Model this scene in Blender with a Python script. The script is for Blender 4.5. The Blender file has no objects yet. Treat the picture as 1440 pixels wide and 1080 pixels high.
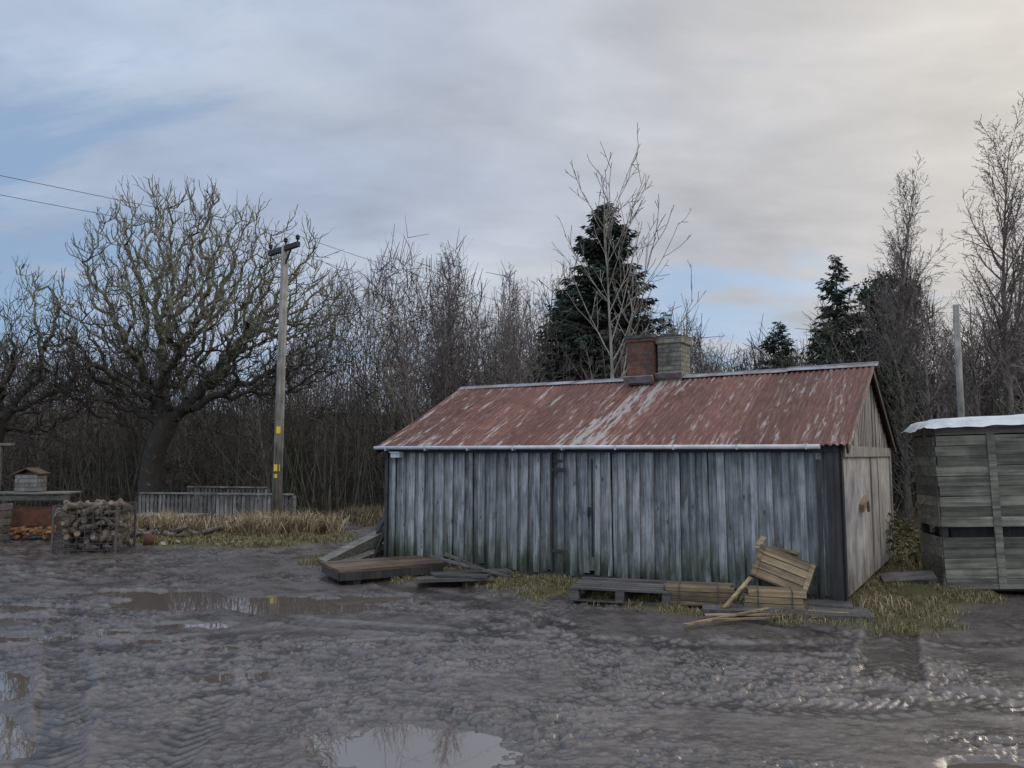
import bpy, math, random
import numpy as np
from mathutils import Vector, Matrix, Euler
random.seed(7); np.random.seed(7)
S=bpy.context.scene
COL=S.collection
# ---------------------------------------------------------------- helpers
def link(o,parent=None):
    COL.objects.link(o)
    if parent is not None: o.parent=parent
    return o
def empty(name,loc=(0,0,0),rz=0,rot=None):
    e=bpy.data.objects.new(name,None); e.location=loc
    e.rotation_euler=rot if rot else (0,0,rz); e.empty_display_size=.3
    COL.objects.link(e); return e
def np_mesh(name,V,F,mats,smooth=False,parent=None,loc=(0,0,0),obj=True):
    """F: (n,k) int array"""
    V=np.asarray(V,dtype=np.float32); F=np.asarray(F,dtype=np.int32)
    me=bpy.data.meshes.new(name); n,k=F.shape
    me.vertices.add(len(V)); me.vertices.foreach_set('co',V.ravel())
    me.loops.add(n*k); me.loops.foreach_set('vertex_index',F.ravel())
    me.polygons.add(n); me.polygons.foreach_set('loop_start',np.arange(0,n*k,k,dtype=np.int32))
    try: me.polygons.foreach_set('loop_total',np.full(n,k,dtype=np.int32))
    except Exception: pass
    me.update(calc_edges=True)
    if smooth: me.polygons.foreach_set('use_smooth',np.ones(n,dtype=bool))
    for m in (mats if isinstance(mats,list) else [mats]): me.materials.append(m)
    if not obj: return me
    o=bpy.data.objects.new(name,me); o.location=loc
    return link(o,parent)
class MB:
    def __init__(s): s.v=[]; s.f=[]; s.sm=[]
    def box(s,c,sz,R=None,taper=0):
        b=len(s.v); c=Vector(c)
        for dz in(-.5,.5):
            for dy in(-.5,.5):
                for dx in(-.5,.5):
                    p=Vector((dx*sz[0],dy*sz[1],dz*sz[2]))
                    if R is not None: p=R@p
                    s.v.append(c+p)
        for f in((0,2,3,1),(4,5,7,6),(0,1,5,4),(2,6,7,3),(0,4,6,2),(1,3,7,5)):
            s.f.append([b+i for i in f]); s.sm.append(False)
    def beam(s,a,b,w,h,roll=0):
        a=Vector(a); b=Vector(b); d=b-a
        R=d.to_track_quat('X','Z').to_matrix()@Matrix.Rotation(roll,3,'X')
        s.box((a+b)/2,(d.length,w,h),R)
    def cyl(s,a,b,r0,r1=None,n=10,cap=True):
        a=Vector(a); b=Vector(b); r1=r0 if r1 is None else r1
        q=(b-a).to_track_quat('Z','Y').to_matrix(); base=len(s.v)
        for p,r in((a,r0),(b,r1)):
            for i in range(n):
                t=2*math.pi*i/n; s.v.append(p+q@Vector((r*math.cos(t),r*math.sin(t),0)))
        for i in range(n):
            j=(i+1)%n; s.f.append([base+i,base+j,base+n+j,base+n+i]); s.sm.append(True)
        if cap:
            s.f.append([base+i for i in range(n)][::-1]); s.sm.append(False)
            s.f.append([base+n+i for i in range(n)]); s.sm.append(False)
    def done(s,name,mat,parent=None,loc=(0,0,0),rot=(0,0,0)):
        me=bpy.data.meshes.new(name); me.from_pydata(s.v,[],s.f); me.update()
        me.polygons.foreach_set('use_smooth',s.sm); me.materials.append(mat)
        o=bpy.data.objects.new(name,me); o.location=loc; o.rotation_euler=rot
        return link(o,parent)
# numpy noise
def _h(ix,iy,seed):
    n=(ix*374761393+iy*668265263+seed*974711)&0xffffffff
    n=((n^(n>>13))*1274126177)&0xffffffff
    n=((n^(n>>15))*2246822519)&0xffffffff
    return ((n^(n>>16))&0xffff)/65535.
def vn(x,y,seed=0):
    xi=np.floor(x).astype(np.int64); yi=np.floor(y).astype(np.int64)
    fx=x-xi; fy=y-yi; fx=fx*fx*fx*(fx*(fx*6-15)+10); fy=fy*fy*fy*(fy*(fy*6-15)+10)
    a=_h(xi,yi,seed);b=_h(xi+1,yi,seed);c=_h(xi,yi+1,seed);d=_h(xi+1,yi+1,seed)
    return (a*(1-fx)+b*fx)*(1-fy)+(c*(1-fx)+d*fx)*fy
def fbm(x,y,o=4,seed=0):
    s=0;a=.5;t=0
    for i in range(o):
        s=s+a*vn(x,y,seed+i*17); t+=a; a*=.5; x,y=(x*1.6+y*1.2)+3.1,(-x*1.2+y*1.6)+7.7
    return s/t
def sstep(a,b,x):
    t=np.clip((x-a)/(b-a),0,1); return t*t*(3-2*t)
# ---------------------------------------------------------------- materials
class NT:
    def __init__(s,m):
        m.use_nodes=True; s.nt=m.node_tree; s.N=s.nt.nodes; s.L=s.nt.links
    def n(s,t,ins=None,**kw):
        nd=s.N.new(t)
        for k,v in kw.items(): setattr(nd,k,v)
        if ins:
            for k,v in ins.items(): s.set(nd,k,v)
        return nd
    def set(s,nd,k,v):
        sk=nd.inputs[k]
        if isinstance(v,bpy.types.NodeSocket): s.L.new(v,sk)
        else:
            if isinstance(v,(tuple,list)) and len(v)==3 and sk.type=='RGBA': v=(*v,1)
            sk.default_value=v
    def obj(s): return s.n('ShaderNodeTexCoord').outputs['Object']
    def mapv(s,vec,scale=(1,1,1),loc=(0,0,0),rot=(0,0,0)):
        return s.n('ShaderNodeMapping',{'Vector':vec,'Scale':scale,'Location':loc,'Rotation':rot}).outputs[0]
    def noise(s,vec,scale,detail=4,rough=.55,dist=0):
        return s.n('ShaderNodeTexNoise',{'Vector':vec,'Scale':scale,'Detail':detail,'Roughness':rough,'Distortion':dist}).outputs['Fac']
    def ramp(s,f,stops):
        r=s.n('ShaderNodeValToRGB',{'Fac':f}); e=r.color_ramp.elements
        while len(e)<len(stops): e.new(.5)
        for el,(p,c) in zip(e,stops):
            el.position=p; el.color=(*c,1) if isinstance(c,tuple) else (c,c,c,1)
        return r.outputs[0]
    def mix(s,f,a,b,mode='MIX'):
        m=s.n('ShaderNodeMix',data_type='RGBA',blend_type=mode)
        for i,v in((0,f),(6,a),(7,b)):
            sk=m.inputs[i]
            if isinstance(v,bpy.types.NodeSocket): s.L.new(v,sk)
            else:
                if isinstance(v,(tuple,list)) and len(v)==3: v=(*v,1)
                sk.default_value=v
        return m.outputs[2]
    def math(s,op,a,b=0.,c=0.,clamp=False):
        m=s.n('ShaderNodeMath',operation=op,use_clamp=clamp)
        for i,v in enumerate((a,b,c)):
            if isinstance(v,bpy.types.NodeSocket): s.L.new(v,m.inputs[i])
            else: m.inputs[i].default_value=v
        return m.outputs[0]
    def sep(s,v):
        o=s.n('ShaderNodeSeparateXYZ',{'Vector':v}).outputs; return o[0],o[1],o[2]
    def comb(s,x,y,z): return s.n('ShaderNodeCombineXYZ',{'X':x,'Y':y,'Z':z}).outputs[0]
    def smooth(s,v,a,b,lo=0.,hi=1.):
        return s.n('ShaderNodeMapRange',{'Value':v,'From Min':a,'From Max':b,'To Min':lo,'To Max':hi},interpolation_type='SMOOTHSTEP').outputs[0]
    def bump(s,h,st=.5,d=.02,normal=None):
        i={'Height':h,'Strength':st,'Distance':d}
        if normal is not None: i['Normal']=normal
        return s.n('ShaderNodeBump',i).outputs[0]
    def rnd(s): return s.n('ShaderNodeNewGeometry').outputs['Random Per Island']
    def bsdf(s): return s.N['Principled BSDF']
def newmat(name):
    m=bpy.data.materials.new(name); t=NT(m); return m,t,t.bsdf()
def wood(name,c1,c2,axis=2,grain=28,rough=.8,var=.45,blotch=None,zstain=None,algae=None):
    m,t,b=newmat(name); o=t.obj()
    sc=[grain]*3; sc[axis]=grain*.05
    r=t.rnd()
    off=t.comb(t.math('MULTIPLY',r,37.),t.math('MULTIPLY',r,11.),t.math('MULTIPLY',r,53.))
    v=t.n('ShaderNodeVectorMath',{0:o,1:off},operation='ADD').outputs[0]
    g=t.noise(t.mapv(v,tuple(sc)),1,5,.65,.4)
    c=t.mix(t.smooth(g,.3,.7),c1,c2)
    bl=t.noise(v,3.,4,.6)
    c=t.mix(1,c,t.ramp(bl,[(.3,.55),(.7,1.25)]),'MULTIPLY')
    c=t.mix(1,c,t.ramp(r,[(0,1-var),(1,1+var)]),'MULTIPLY')
    if blotch: 
        k=t.smooth(t.noise(t.mapv(v,(9,9,1.6)),1,6,.65),.52,.66)
        c=t.mix(t.math('MULTIPLY',k,.55),c,blotch)
        dk=t.smooth(t.noise(t.mapv(v,(14,14,1.0),(7,3,1)),1,6,.7),.55,.68)
        c=t.mix(t.math('MULTIPLY',dk,.6),c,(.045,.047,.045))
        kn=t.n('ShaderNodeTexVoronoi',{'Vector':t.mapv(v,(7,7,3.2)),'Scale':1.}).outputs['Distance']
        c=t.mix(t.smooth(kn,.13,.07,0,.7),c,(.04,.038,.035))
    if zstain:
        z=t.sep(o)[2]
        nn=t.noise(t.mapv(o,(7,7,1.5)),1,5,.65)
        if algae:
            ka=t.smooth(t.math('ADD',z,t.math('MULTIPLY',t.math('SUBTRACT',nn,.5),-2.2)),1.0,-.1)
            c=t.mix(t.math('MULTIPLY',ka,.65),c,algae)
        k=t.smooth(t.math('ADD',z,t.math('MULTIPLY',t.math('SUBTRACT',nn,.5),-2.0)),.52,-.05)
        c=t.mix(t.math('MULTIPLY',k,.9),c,zstain)
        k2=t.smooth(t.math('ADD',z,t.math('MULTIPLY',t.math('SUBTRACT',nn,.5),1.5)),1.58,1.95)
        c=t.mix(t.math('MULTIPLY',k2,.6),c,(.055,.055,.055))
    t.set(b,'Base Color',c); t.set(b,'Roughness',rough)
    t.set(b,'Normal',t.bump(g,.6,.01))
    return m
def plain(name,c1,c2,scale=8,rough=.7,bumps=.3,metal=0,detail=5):
    m,t,b=newmat(name); o=t.obj(); n=t.noise(o,scale,detail,.6)
    t.set(b,'Base Color',t.mix(t.smooth(n,.3,.7),c1,c2)); t.set(b,'Roughness',rough); t.set(b,'Metallic',metal)
    t.set(b,'Normal',t.bump(n,bumps,.01)); return m
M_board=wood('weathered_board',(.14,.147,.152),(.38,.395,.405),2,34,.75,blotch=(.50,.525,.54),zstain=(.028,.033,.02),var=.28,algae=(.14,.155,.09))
M_under=wood('weathered_under_board',(.11,.116,.12),(.31,.325,.335),2,34,.75,blotch=(.40,.42,.43),zstain=(.025,.03,.018),var=.34,algae=(.11,.13,.07))  # cover-board wood painted darker, standing in for shade in the gaps
M_gboard=wood('gable_board',(.14,.13,.12),(.33,.31,.285),2,30,.8,var=.4)
M_ply=wood('grey_plywood',(.33,.315,.295),(.47,.45,.42),2,14,.8,var=.06,zstain=(.12,.10,.085))
M_greywood=wood('grey_timber',(.09,.085,.072),(.22,.21,.18),0,26,.8)
M_fencew=wood('fence_timber',(.10,.095,.09),(.25,.24,.22),2,26,.8)
M_crate=wood('crate_timber',(.075,.074,.06),(.22,.212,.168),0,22,.8,var=.5)
M_brownwood=wood('brown_timber',(.045,.028,.016),(.15,.095,.055),0,24,.5)
M_newwood=wood('pale_timber',(.12,.085,.045),(.34,.25,.14),0,24,.65,var=.35)
M_darkwood=wood('dark_timber',(.018,.018,.018),(.048,.044,.042),2,24,.7)
M_palletw=wood('pallet_timber',(.04,.036,.032),(.12,.11,.10),0,24,.6)
M_pole=wood('pole_timber',(.16,.15,.13),(.31,.295,.26),2,20,.85)
M_black=plain('black_light_block',(.012,.012,.012),(.022,.022,.022))
M_white=plain('white_plastic',(.42,.45,.47),(.60,.62,.63),6,.45,.2)
M_tarp=plain('dirty_tarpaulin',(.40,.42,.42),(.62,.63,.62),3,.5,.4)
M_concrete=plain('dark_concrete',(.045,.045,.042),(.10,.10,.09),12,.9,.6)
M_yellow=plain('yellow_label',(.75,.55,.02),(.8,.6,.04),5,.5)
M_ceramic=plain('brown_insulator',(.03,.015,.012),(.05,.02,.015),5,.3)
M_cable=plain('cable_black',(.07,.07,.075),(.08,.08,.085),5,.6)
M_rust=plain('rusty_steel',(.14,.05,.025),(.06,.028,.02),7,.85,.5)
M_orange=plain('split_log',(.30,.15,.06),(.16,.085,.04),9,.8,.4)
M_logend=plain('log_end_grain',(.28,.22,.15),(.12,.08,.05),9,.8,.4)
M_wire=plain('steel_wire',(.06,.06,.06),(.1,.09,.085),9,.5,.2)
M_logbark=plain('log_bark',(.05,.04,.03),(.20,.17,.14),14,.9,.8)
M_sand=plain('pale_stone',(.3,.28,.22),(.18,.16,.12),14,.9,.8)
def brick(name,c1,c2,mortar):
    m,t,b=newmat(name); x,y,z=t.sep(t.obj())
    v=t.comb(t.math('ADD',x,y),z,0.)
    bt=t.n('ShaderNodeTexBrick',{'Vector':v,'Color1':c1,'Color2':c2,'Mortar':mortar,'Scale':1.,'Mortar Size':.007,'Brick Width':.2,'Row Height':.072,'Bias':0.})
    n=t.noise(t.obj(),14,5,.6); n_=t.noise(t.obj(),4,5,.6)
    c=t.mix(1,bt.outputs[0],t.ramp(n,[(.25,.5),(.75,1.35)]),'MULTIPLY')
    c=t.mix(t.smooth(n_,.5,.68,0,.7),c,(.05,.05,.04))
    t.set(b,'Base Color',c); t.set(b,'Roughness',.9)
    h=t.math('SUBTRACT',t.math('MULTIPLY',n,.4),bt.outputs[1]); t.set(b,'Normal',t.bump(h,.7,.01)); return m
M_red=brick('red_brick',(.21,.085,.055),(.12,.055,.04),(.12,.105,.09))
M_block=brick('grey_block',(.25,.235,.18),(.17,.165,.135),(.10,.095,.08))
# corrugated roof
M_roof,t,b=newmat('rusted_corrugated_iron'); o=t.obj(); x,y,z=t.sep(o)
st=t.noise(t.mapv(o,(11,.9,.9)),1,6,.7,.3); big=t.noise(o,1.4,4,.6); fi=t.noise(t.mapv(o,(30,4,4)),1,5,.65)
sheet=t.math('FRACT',t.math('MULTIPLY',t.math('FLOOR',t.math('MULTIPLY',x,1.45)),.377))
rust=t.mix(t.smooth(fi,.3,.7),(.085,.037,.027),(.225,.10,.070)); rust=t.mix(t.smooth(big,.4,.65,0,.7),rust,(.135,.060,.045))
rust=t.mix(1,rust,t.ramp(sheet,[(0,.75),(1,1.2)]),'MULTIPLY')
pk=t.smooth(t.noise(t.mapv(o,(40,2.5,2.5),(3,1,0)),1,5,.7),.55,.68,0,.55); rust=t.mix(pk,rust,(.31,.225,.18))
band=t.math('ABSOLUTE',t.math('SUBTRACT',x,t.math('ADD',3.45,t.math('MULTIPLY',y,.18))))
bb=t.smooth(band,.65,.0,0,.13)
ev=t.smooth(y,.6,-.15,0,.045); lf=t.smooth(x,1.6,0.,0,.06)
k=t.math('ADD',st,t.math('ADD',bb,t.math('ADD',ev,t.math('ADD',lf,t.math('MULTIPLY',t.math('SUBTRACT',fi,.5),.55)))))
k=t.math('ADD',k,t.math('MULTIPLY',t.math('SUBTRACT',sheet,.5),.05))
k=t.smooth(k,.575,.70)
t.set(b,'Base Color',t.mix(t.math('MULTIPLY',k,.75),rust,(.40,.38,.355)))
t.set(b,'Roughness',.7); t.set(b,'Specular IOR Level',.3); t.set(b,'Normal',t.bump(fi,.25,.004))
M_flash=plain('ridge_flashing',(.27,.29,.30),(.15,.11,.10),5,.6,.3,0)
# barks
def bark(name,c1,c2,scale=9,z=.3,oi=True):
    m,t,b=newmat(name); o=t.obj(); n=t.noise(t.mapv(o,(1,1,z)),scale,4,.6)
    c=t.mix(t.smooth(n,.35,.65),c1,c2)
    if oi: c=t.mix(1,c,t.ramp(t.n('ShaderNodeObjectInfo').outputs['Random'],[(0,.65),(1,1.35)]),'MULTIPLY')
    t.set(b,'Base Color',c); t.set(b,'Roughness',.9); t.set(b,'Normal',t.bump(n,.8,.03)); return m
M_moss,t,b=newmat('lichen_bark'); o=t.obj(); z=t.sep(o)[2]
n=t.noise(o,6,5,.7); n2_=t.noise(o,1.2,4,.6)
k=t.smooth(t.math('ADD',n,t.smooth(z,2.5,6.5,-.14,.10)),.42,.64)
t.set(b,'Base Color',t.mix(k,(.04,.034,.027),t.mix(n2_,(.17,.16,.10),(.27,.26,.195)))); t.set(b,'Roughness',.9); t.set(b,'Normal',t.bump(n,.9,.05))
M_bark=bark('dark_bark',(.05,.042,.035),(.135,.11,.092))
M_bark2=bark('olive_bark',(.072,.068,.045),(.175,.165,.115))
M_birch=bark('birch_bark',(.12,.095,.087),(.26,.22,.20),5)
M_pale=bark('pale_bark',(.20,.17,.145),(.36,.32,.28),6,.3,False)
M_twig=bark('distant_twig',(.036,.028,.024),(.11,.085,.073),.5,1,False)
def leafm(name,c1,c2,c3=None):
    m,t,b=newmat(name); r=t.rnd(); st=[(0,c1),(.6,c2)]+([(1,c3)] if c3 else [])
    t.set(b,'Base Color',t.ramp(r,st)); t.set(b,'Roughness',.75); return m
M_needle=leafm('spruce_needles',(.010,.018,.012),(.020,.036,.020),(.035,.052,.028))
M_ivy=leafm('ivy_leaves',(.012,.022,.010),(.030,.048,.02),(.06,.075,.035))
M_bramble=leafm('bramble_leaves',(.05,.06,.02),(.13,.13,.04),(.20,.12,.05))
M_grass=leafm('rough_grass',(.085,.085,.03),(.19,.16,.07),(.38,.30,.17))
M_straw=leafm('dry_grass',(.20,.15,.08),(.38,.29,.17),(.50,.41,.27))
M_long=leafm('woodland_grass',(.06,.05,.025),(.15,.12,.06),(.26,.20,.12))
# ---------------------------------------------------------------- ground
SO=(-1.97,12.37); SC,SS=.845,.534
SL,SD=6.745,4.4
puds=[(-3.0,9.2,1.45,.46,.1),(-4.4,9.7,1.0,.24,-.1),(-2.3,8.85,.85,.30,.08),(-.60,4.74,.70,.40,-.15),(-4.75,7.4,.6,.15,0.1),(-5.2,8.3,.5,.12,.1),
 (-3.87,7.65,.3,.12,0),(-3.26,7.98,.4,.12,0),(-3.3,7.3,.26,.09,0),(2.62,4.4,.25,.11,0),(-3.15,4.9,.62,.16,-.9),(-3.75,5.9,.4,.12,-.9),(-5.6,8.9,.6,.12,0),(-2.2,7.1,.5,.06,.1),(-1.2,7.3,.35,.06,.1),(-2.1,6.2,.3,.07,.3)]
WZ=-.026
def dips(X,Y):
    d=np.zeros_like(X); w=(fbm(X*1.8,Y*1.8,5,91)-.5)
    for cx,cy,rx,ry,a in puds:
        c,s=math.cos(a),math.sin(a); dx=X-cx; dy=Y-cy
        q=np.sqrt(((dx*c+dy*s)/rx)**2+((-dx*s+dy*c)/ry)**2)
        d=np.maximum(d,1-sstep(.55,1.4,q+w*1.2))
    return d
def masks(X,Y):
    lx=(X-SO[0])*SC-(Y-SO[1])*SS; ly=(X-SO[0])*SS+(Y-SO[1])*SC
    dx=np.maximum(np.maximum(-lx,lx-SL),0); dy=np.maximum(np.maximum(-ly,ly-SD),0)
    dist=np.hypot(dx,dy)
    w=fbm(X*1.3,Y*1.3,4,5)-.5
    g=1-sstep(.95,1.5,dist+w*1.3)
    q=np.hypot((X+5.6)/2.7,(Y-15.9)/1.75); g=np.maximum(g,1-sstep(.8,1.15,q+w*.6))
    q2=np.hypot((X-6.6)/1.8,(Y-12.)/1.9); g=np.maximum(g,1-sstep(.7,1.2,q2+w*.8))
    q3=np.hypot((X-6.3)/.5,(Y-7.9)/.35); g=np.maximum(g,.7*(1-sstep(.6,1.2,q3+w*.8)))
    lit=sstep(18.5,20.5,Y+w*3+.15*np.minimum(X+5,0)); 
    lit=np.maximum(lit,sstep(12,14,Y+w*2)*sstep(4.5,6,X))
    return g,lit
def rut_line(X,Y,p0,p1,wd,tread,depth):
    p0=np.array(p0);p1=np.array(p1);L=np.linalg.norm(p1-p0);u=(p1-p0)/L
    s=(X-p0[0])*u[0]+(Y-p0[1])*u[1]; d=-(X-p0[0])*u[1]+(Y-p0[1])*u[0]
    d=d+.08*np.sin(s*.9)+.10*(fbm(X*2,Y*2,3,12)-.5); m=sstep(-.3,.3,s)*(1-sstep(L-.3,L+.3,s))
    ins=1-sstep(wd*.40,wd*.58,np.abs(d)); rim=np.exp(-((np.abs(d)-wd*.62)/.05)**2)
    tr=np.clip(np.sin((s-np.abs(d)*.9)*2*math.pi/tread)*1.4,-1,1)*sstep(.35,.6,fbm(X*2.5,Y*2.5,2,19))
    return m*(ins*(-depth+.55*depth*tr)+rim*depth*.5),m*ins
def rut_arc(X,Y,c,r,wd,tread,depth,seed):
    R=np.hypot(X-c[0],Y-c[1])+ (fbm(X*.5,Y*.5,2,seed)-.5)*.6; d=R-r+.08*(fbm(X*2.5,Y*2.5,2,seed+9)-.5); th=np.arctan2(Y-c[1],X-c[0])*r
    m=sstep(.40,.62,fbm(X*.6,Y*.6,3,seed+3))
    ins=1-sstep(wd*.35,wd*.62,np.abs(d)); rim=np.exp(-((np.abs(d)-wd*.65)/.06)**2)
    return m*(ins*(-depth+.6*depth*np.sin((th-np.abs(d)*.9)*2*math.pi/tread))+rim*depth*.6),m*ins
ARCS=[((3,20.5),13.4,.28,.13,.013,1),((3,20.5),15.1,.28,.13,.013,2),((-9,16),12.1,.26,.10,.011,4),((-9,16),10.4,.26,.10,.011,5),((1,-9),16.2,.25,.11,.012,6),((1,-9),14.9,.25,.11,.012,7),((-14,2),14.,.28,.12,.010,8),((-14,2),12.3,.28,.12,.010,18),((14,20),16.6,.3,.12,.014,7),((14,20),18.2,.3,.12,.014,9),((5,30),24.6,.25,.1,.011,10)]
def gheight(X,Y,full=True):
    r=np.hypot(X,Y); far=1-sstep(14,40,r)*.6
    g,lit=masks(X,Y)
    warp=fbm(X*1.1,Y*1.1,3,2)*1.2
    a=fbm(X*.9+warp,Y*.9,3,11)-.5
    rough=.22+1.0*sstep(.38,.64,fbm(X*.7,Y*1.0,4,51))
    fine=fbm(X*12,Y*17,5,31)-.5; ff=np.abs(2*fbm(X*26+warp*4,Y*34,4,37)-1)
    pit=sstep(.6,.78,vn(X*8+warp*3,Y*12,41)); pit2=sstep(.6,.8,vn(X*20+warp*3,Y*26,43)); cl=sstep(.62,.85,vn(X*28+5,Y*32,45))
    hf=rough*(.024*fine-.014*pit-.010*pit2+.010*cl+.010*ff)
    rt=0; ri=0
    for q in ARCS:
        q0,q1=rut_arc(X,Y,*q); rt=rt+q0; ri=np.maximum(ri,q1)
    q0,q1=rut_line(X,Y,(4.75,9.3),(2.95,6.2),.42,.14,.036); rt=rt+q0; ri=np.maximum(ri,q1)
    q0,q1=rut_line(X,Y,(-2.3,3.8),(-4.9,8.8),.3,.12,.015); rt=rt+q0; ri=np.maximum(ri,q1)
    h=.022*a+hf*(1-.4*ri)+rt-.003
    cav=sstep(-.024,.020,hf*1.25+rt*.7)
    h=h*far
    h=np.maximum(h,-.016+.25*(h+.016))
    h=h*(1-.5*g)+.035*g+.05*lit*(fbm(X*.7,Y*.7,3,61))
    h=h+.10*np.exp(-(((X-5.1)/.5)**2+((Y-9.9)/.45)**2))*(.5+.9*fbm(X*5,Y*5,4,71))
    d=dips(X,Y); h=h*(1-.6*d)-.056*d
    h=h+5.2*sstep(41,56,Y+2.5*(fbm(X*.08,Y*.08,2,8)-.5))*(.8+.4*fbm(X*.06,Y*.01,3,66))  # bank added behind the wood to block sky light between the trees
    return (h,g,lit,d,cav) if full else (h,g,lit,d)
fa=np.linspace(math.radians(-46),math.radians(46),1060); ca=np.linspace(math.radians(46),math.radians(314),90)[1:-1]
ang=np.concatenate([fa,ca]); na=len(ang)
rad=np.concatenate([[.3,1,1.8,2.5],1/np.linspace(1/3.2,1/60,600),[63,66,70,75,82,90,105,120,170,260,420,700]])
A,Rr=np.meshgrid(ang,rad); X=(np.sin(A)*Rr).ravel(); Y=(np.cos(A)*Rr).ravel()
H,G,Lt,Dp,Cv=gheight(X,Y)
V=np.stack([X,Y,H],1); nr=len(rad)
i,j=np.meshgrid(np.arange(nr-1),np.arange(na),indexing='ij'); j2=(j+1)%na
F=np.stack([i*na+j,i*na+j2,(i+1)*na+j2,(i+1)*na+j],-1).reshape(-1,4)[:,::-1]
M_ground,t,b=newmat('wet_mud'); o=t.obj()
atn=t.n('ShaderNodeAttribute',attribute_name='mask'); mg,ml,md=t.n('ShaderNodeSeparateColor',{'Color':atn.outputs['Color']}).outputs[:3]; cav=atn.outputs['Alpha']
n1=t.noise(o,1.1,5,.6); n2=t.noise(o,9,6,.65); n3=t.noise(o,45,5,.7); n4=t.noise(o,2.2,5,.6)
mud=t.mix(t.smooth(n1,.35,.65),(.068,.056,.050),(.115,.096,.085)); mud=t.mix(t.smooth(n2,.38,.7,0,.8),mud,(.05,.040,.034))
mud=t.mix(t.math('MULTIPLY',t.smooth(n3,.58,.72),.4),mud,(.18,.157,.14))
mud=t.mix(1,mud,t.ramp(cav,[(0,.40),(.55,.95),(1,1.25)]),'MULTIPLY')  # crevice shade painted into the mud colour, together with darker wet lows
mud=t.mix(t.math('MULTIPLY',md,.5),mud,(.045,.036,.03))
gr=t.mix(t.smooth(n2,.35,.65),(.045,.036,.02),(.125,.10,.055)); gr=t.mix(t.smooth(n4,.45,.6),gr,(.075,.078,.03))
li=t.mix(t.smooth(n2,.35,.65),(.022,.016,.011),(.055,.038,.026))
c=t.mix(ml,mud,li); c=t.mix(t.smooth(t.math('ADD',mg,t.math('MULTIPLY',t.math('SUBTRACT',n2,.5),.8)),.35,.75),c,gr)
t.set(b,'Base Color',c)
wet=t.math('ADD',t.smooth(n4,.36,.62,.10,.34),t.math('MULTIPLY',cav,.12))
dry=t.math('MAXIMUM',mg,ml)
t.set(b,'Roughness',t.math('ADD',wet,t.math('MULTIPLY',dry,.5),clamp=True))
t.set(b,'Specular IOR Level',t.math('SUBTRACT',.75,t.math('MULTIPLY',dry,.65)))
bn=t.bump(n3,.35,.006); t.set(b,'Normal',t.bump(t.noise(o,22,5,.7),.4,.010,bn))
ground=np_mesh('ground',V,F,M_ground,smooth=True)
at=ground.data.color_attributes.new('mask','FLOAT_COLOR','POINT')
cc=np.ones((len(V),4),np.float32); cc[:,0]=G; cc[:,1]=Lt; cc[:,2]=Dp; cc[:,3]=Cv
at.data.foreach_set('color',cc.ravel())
# puddles
M_water,t,b=newmat('muddy_water'); o=t.obj()
t.set(b,'Base Color',(.11,.09,.075)); t.set(b,'Roughness',.02); t.set(b,'IOR',2.5)
t.set(b,'Normal',t.bump(t.noise(o,5,2,.5),.04,.01))
for q_,(cx,cy,rx,ry,a) in enumerate(puds):
    th=np.linspace(0,2*math.pi,40,endpoint=False); k=1.6
    px=np.cos(th)*(rx*k+.05); py=np.sin(th)*(ry*k+.08)
    VV=np.stack([px*math.cos(a)-py*math.sin(a),px*math.sin(a)+py*math.cos(a),np.zeros(40)],1)
    VV=np.vstack([VV,[[0,0,0]]]); FF=np.array([[q,(q+1)%40,40] for q in range(40)])
    np_mesh('puddle',VV,FF,M_water,loc=(cx,cy,WZ+.0004*q_))
# ---------------------------------------------------------------- shed
shed=empty('wooden_shed',(SO[0],SO[1],0),math.radians(-32.3))
EH,RH=1.83,2.95; rng=random.Random(3)
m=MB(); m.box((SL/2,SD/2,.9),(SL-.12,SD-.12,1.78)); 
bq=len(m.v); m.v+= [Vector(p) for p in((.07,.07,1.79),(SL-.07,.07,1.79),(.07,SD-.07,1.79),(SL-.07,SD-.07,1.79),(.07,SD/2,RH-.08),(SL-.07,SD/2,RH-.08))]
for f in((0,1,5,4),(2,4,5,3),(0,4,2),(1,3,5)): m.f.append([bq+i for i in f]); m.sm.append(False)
m.done('inner_light_block',M_black,shed)  # black box added inside to block light behind the board gaps
m=MB(); mu=MB(); pitch=.187; n=int(SL/pitch)
for i in range(n+1):
    x=i*pitch+.06
    if x>SL-.12: break
    z0=rng.uniform(0,.10)+(.08 if rng.random()<.2 else 0)
    w=.135+rng.uniform(-.012,.012); tilt=Matrix.Rotation(rng.uniform(-.012,.012),3,'Y')
    mu.box((x,-.012-rng.uniform(0,.004),(z0+1.8)/2),(w,.018,1.8-z0),tilt)
    w2=rng.choice((.06,.075,.09,.105)); z1=rng.uniform(.0,.14); d=rng.uniform(0,.012)
    m.box((x+pitch/2+rng.uniform(-.014,.014),-.042-d,(z1+1.8)/2),(w2,.022,1.8-z1),Matrix.Rotation(rng.uniform(-.014,.014),3,'Y')@Matrix.Rotation(rng.uniform(-.006,.006),3,'X')@Matrix.Rotation(rng.uniform(-.08,.08),3,'Z'))
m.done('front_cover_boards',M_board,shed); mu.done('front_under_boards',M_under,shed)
m=MB(); m.box((3.02,-.072,.92),(.03,.02,1.6)); m.box((3.64,-.068,1.0),(.02,.02,1.3))
m.done('door_frame',M_darkwood,shed)
m=MB(); m.box((3.14,-.080,1.50),(.22,.012,.045)); m.box((3.12,-.080,1.62),(.14,.012,.03)); m.box((3.14,-.080,.40),(.22,.012,.035)); m.box((3.60,-.084,.95),(.035,.03,.12)); m.cyl((3.6,-.099,.86),(3.6,-.099,1.0),.010,n=6)
m.done('door_hinges',M_darkwood,shed)
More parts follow.
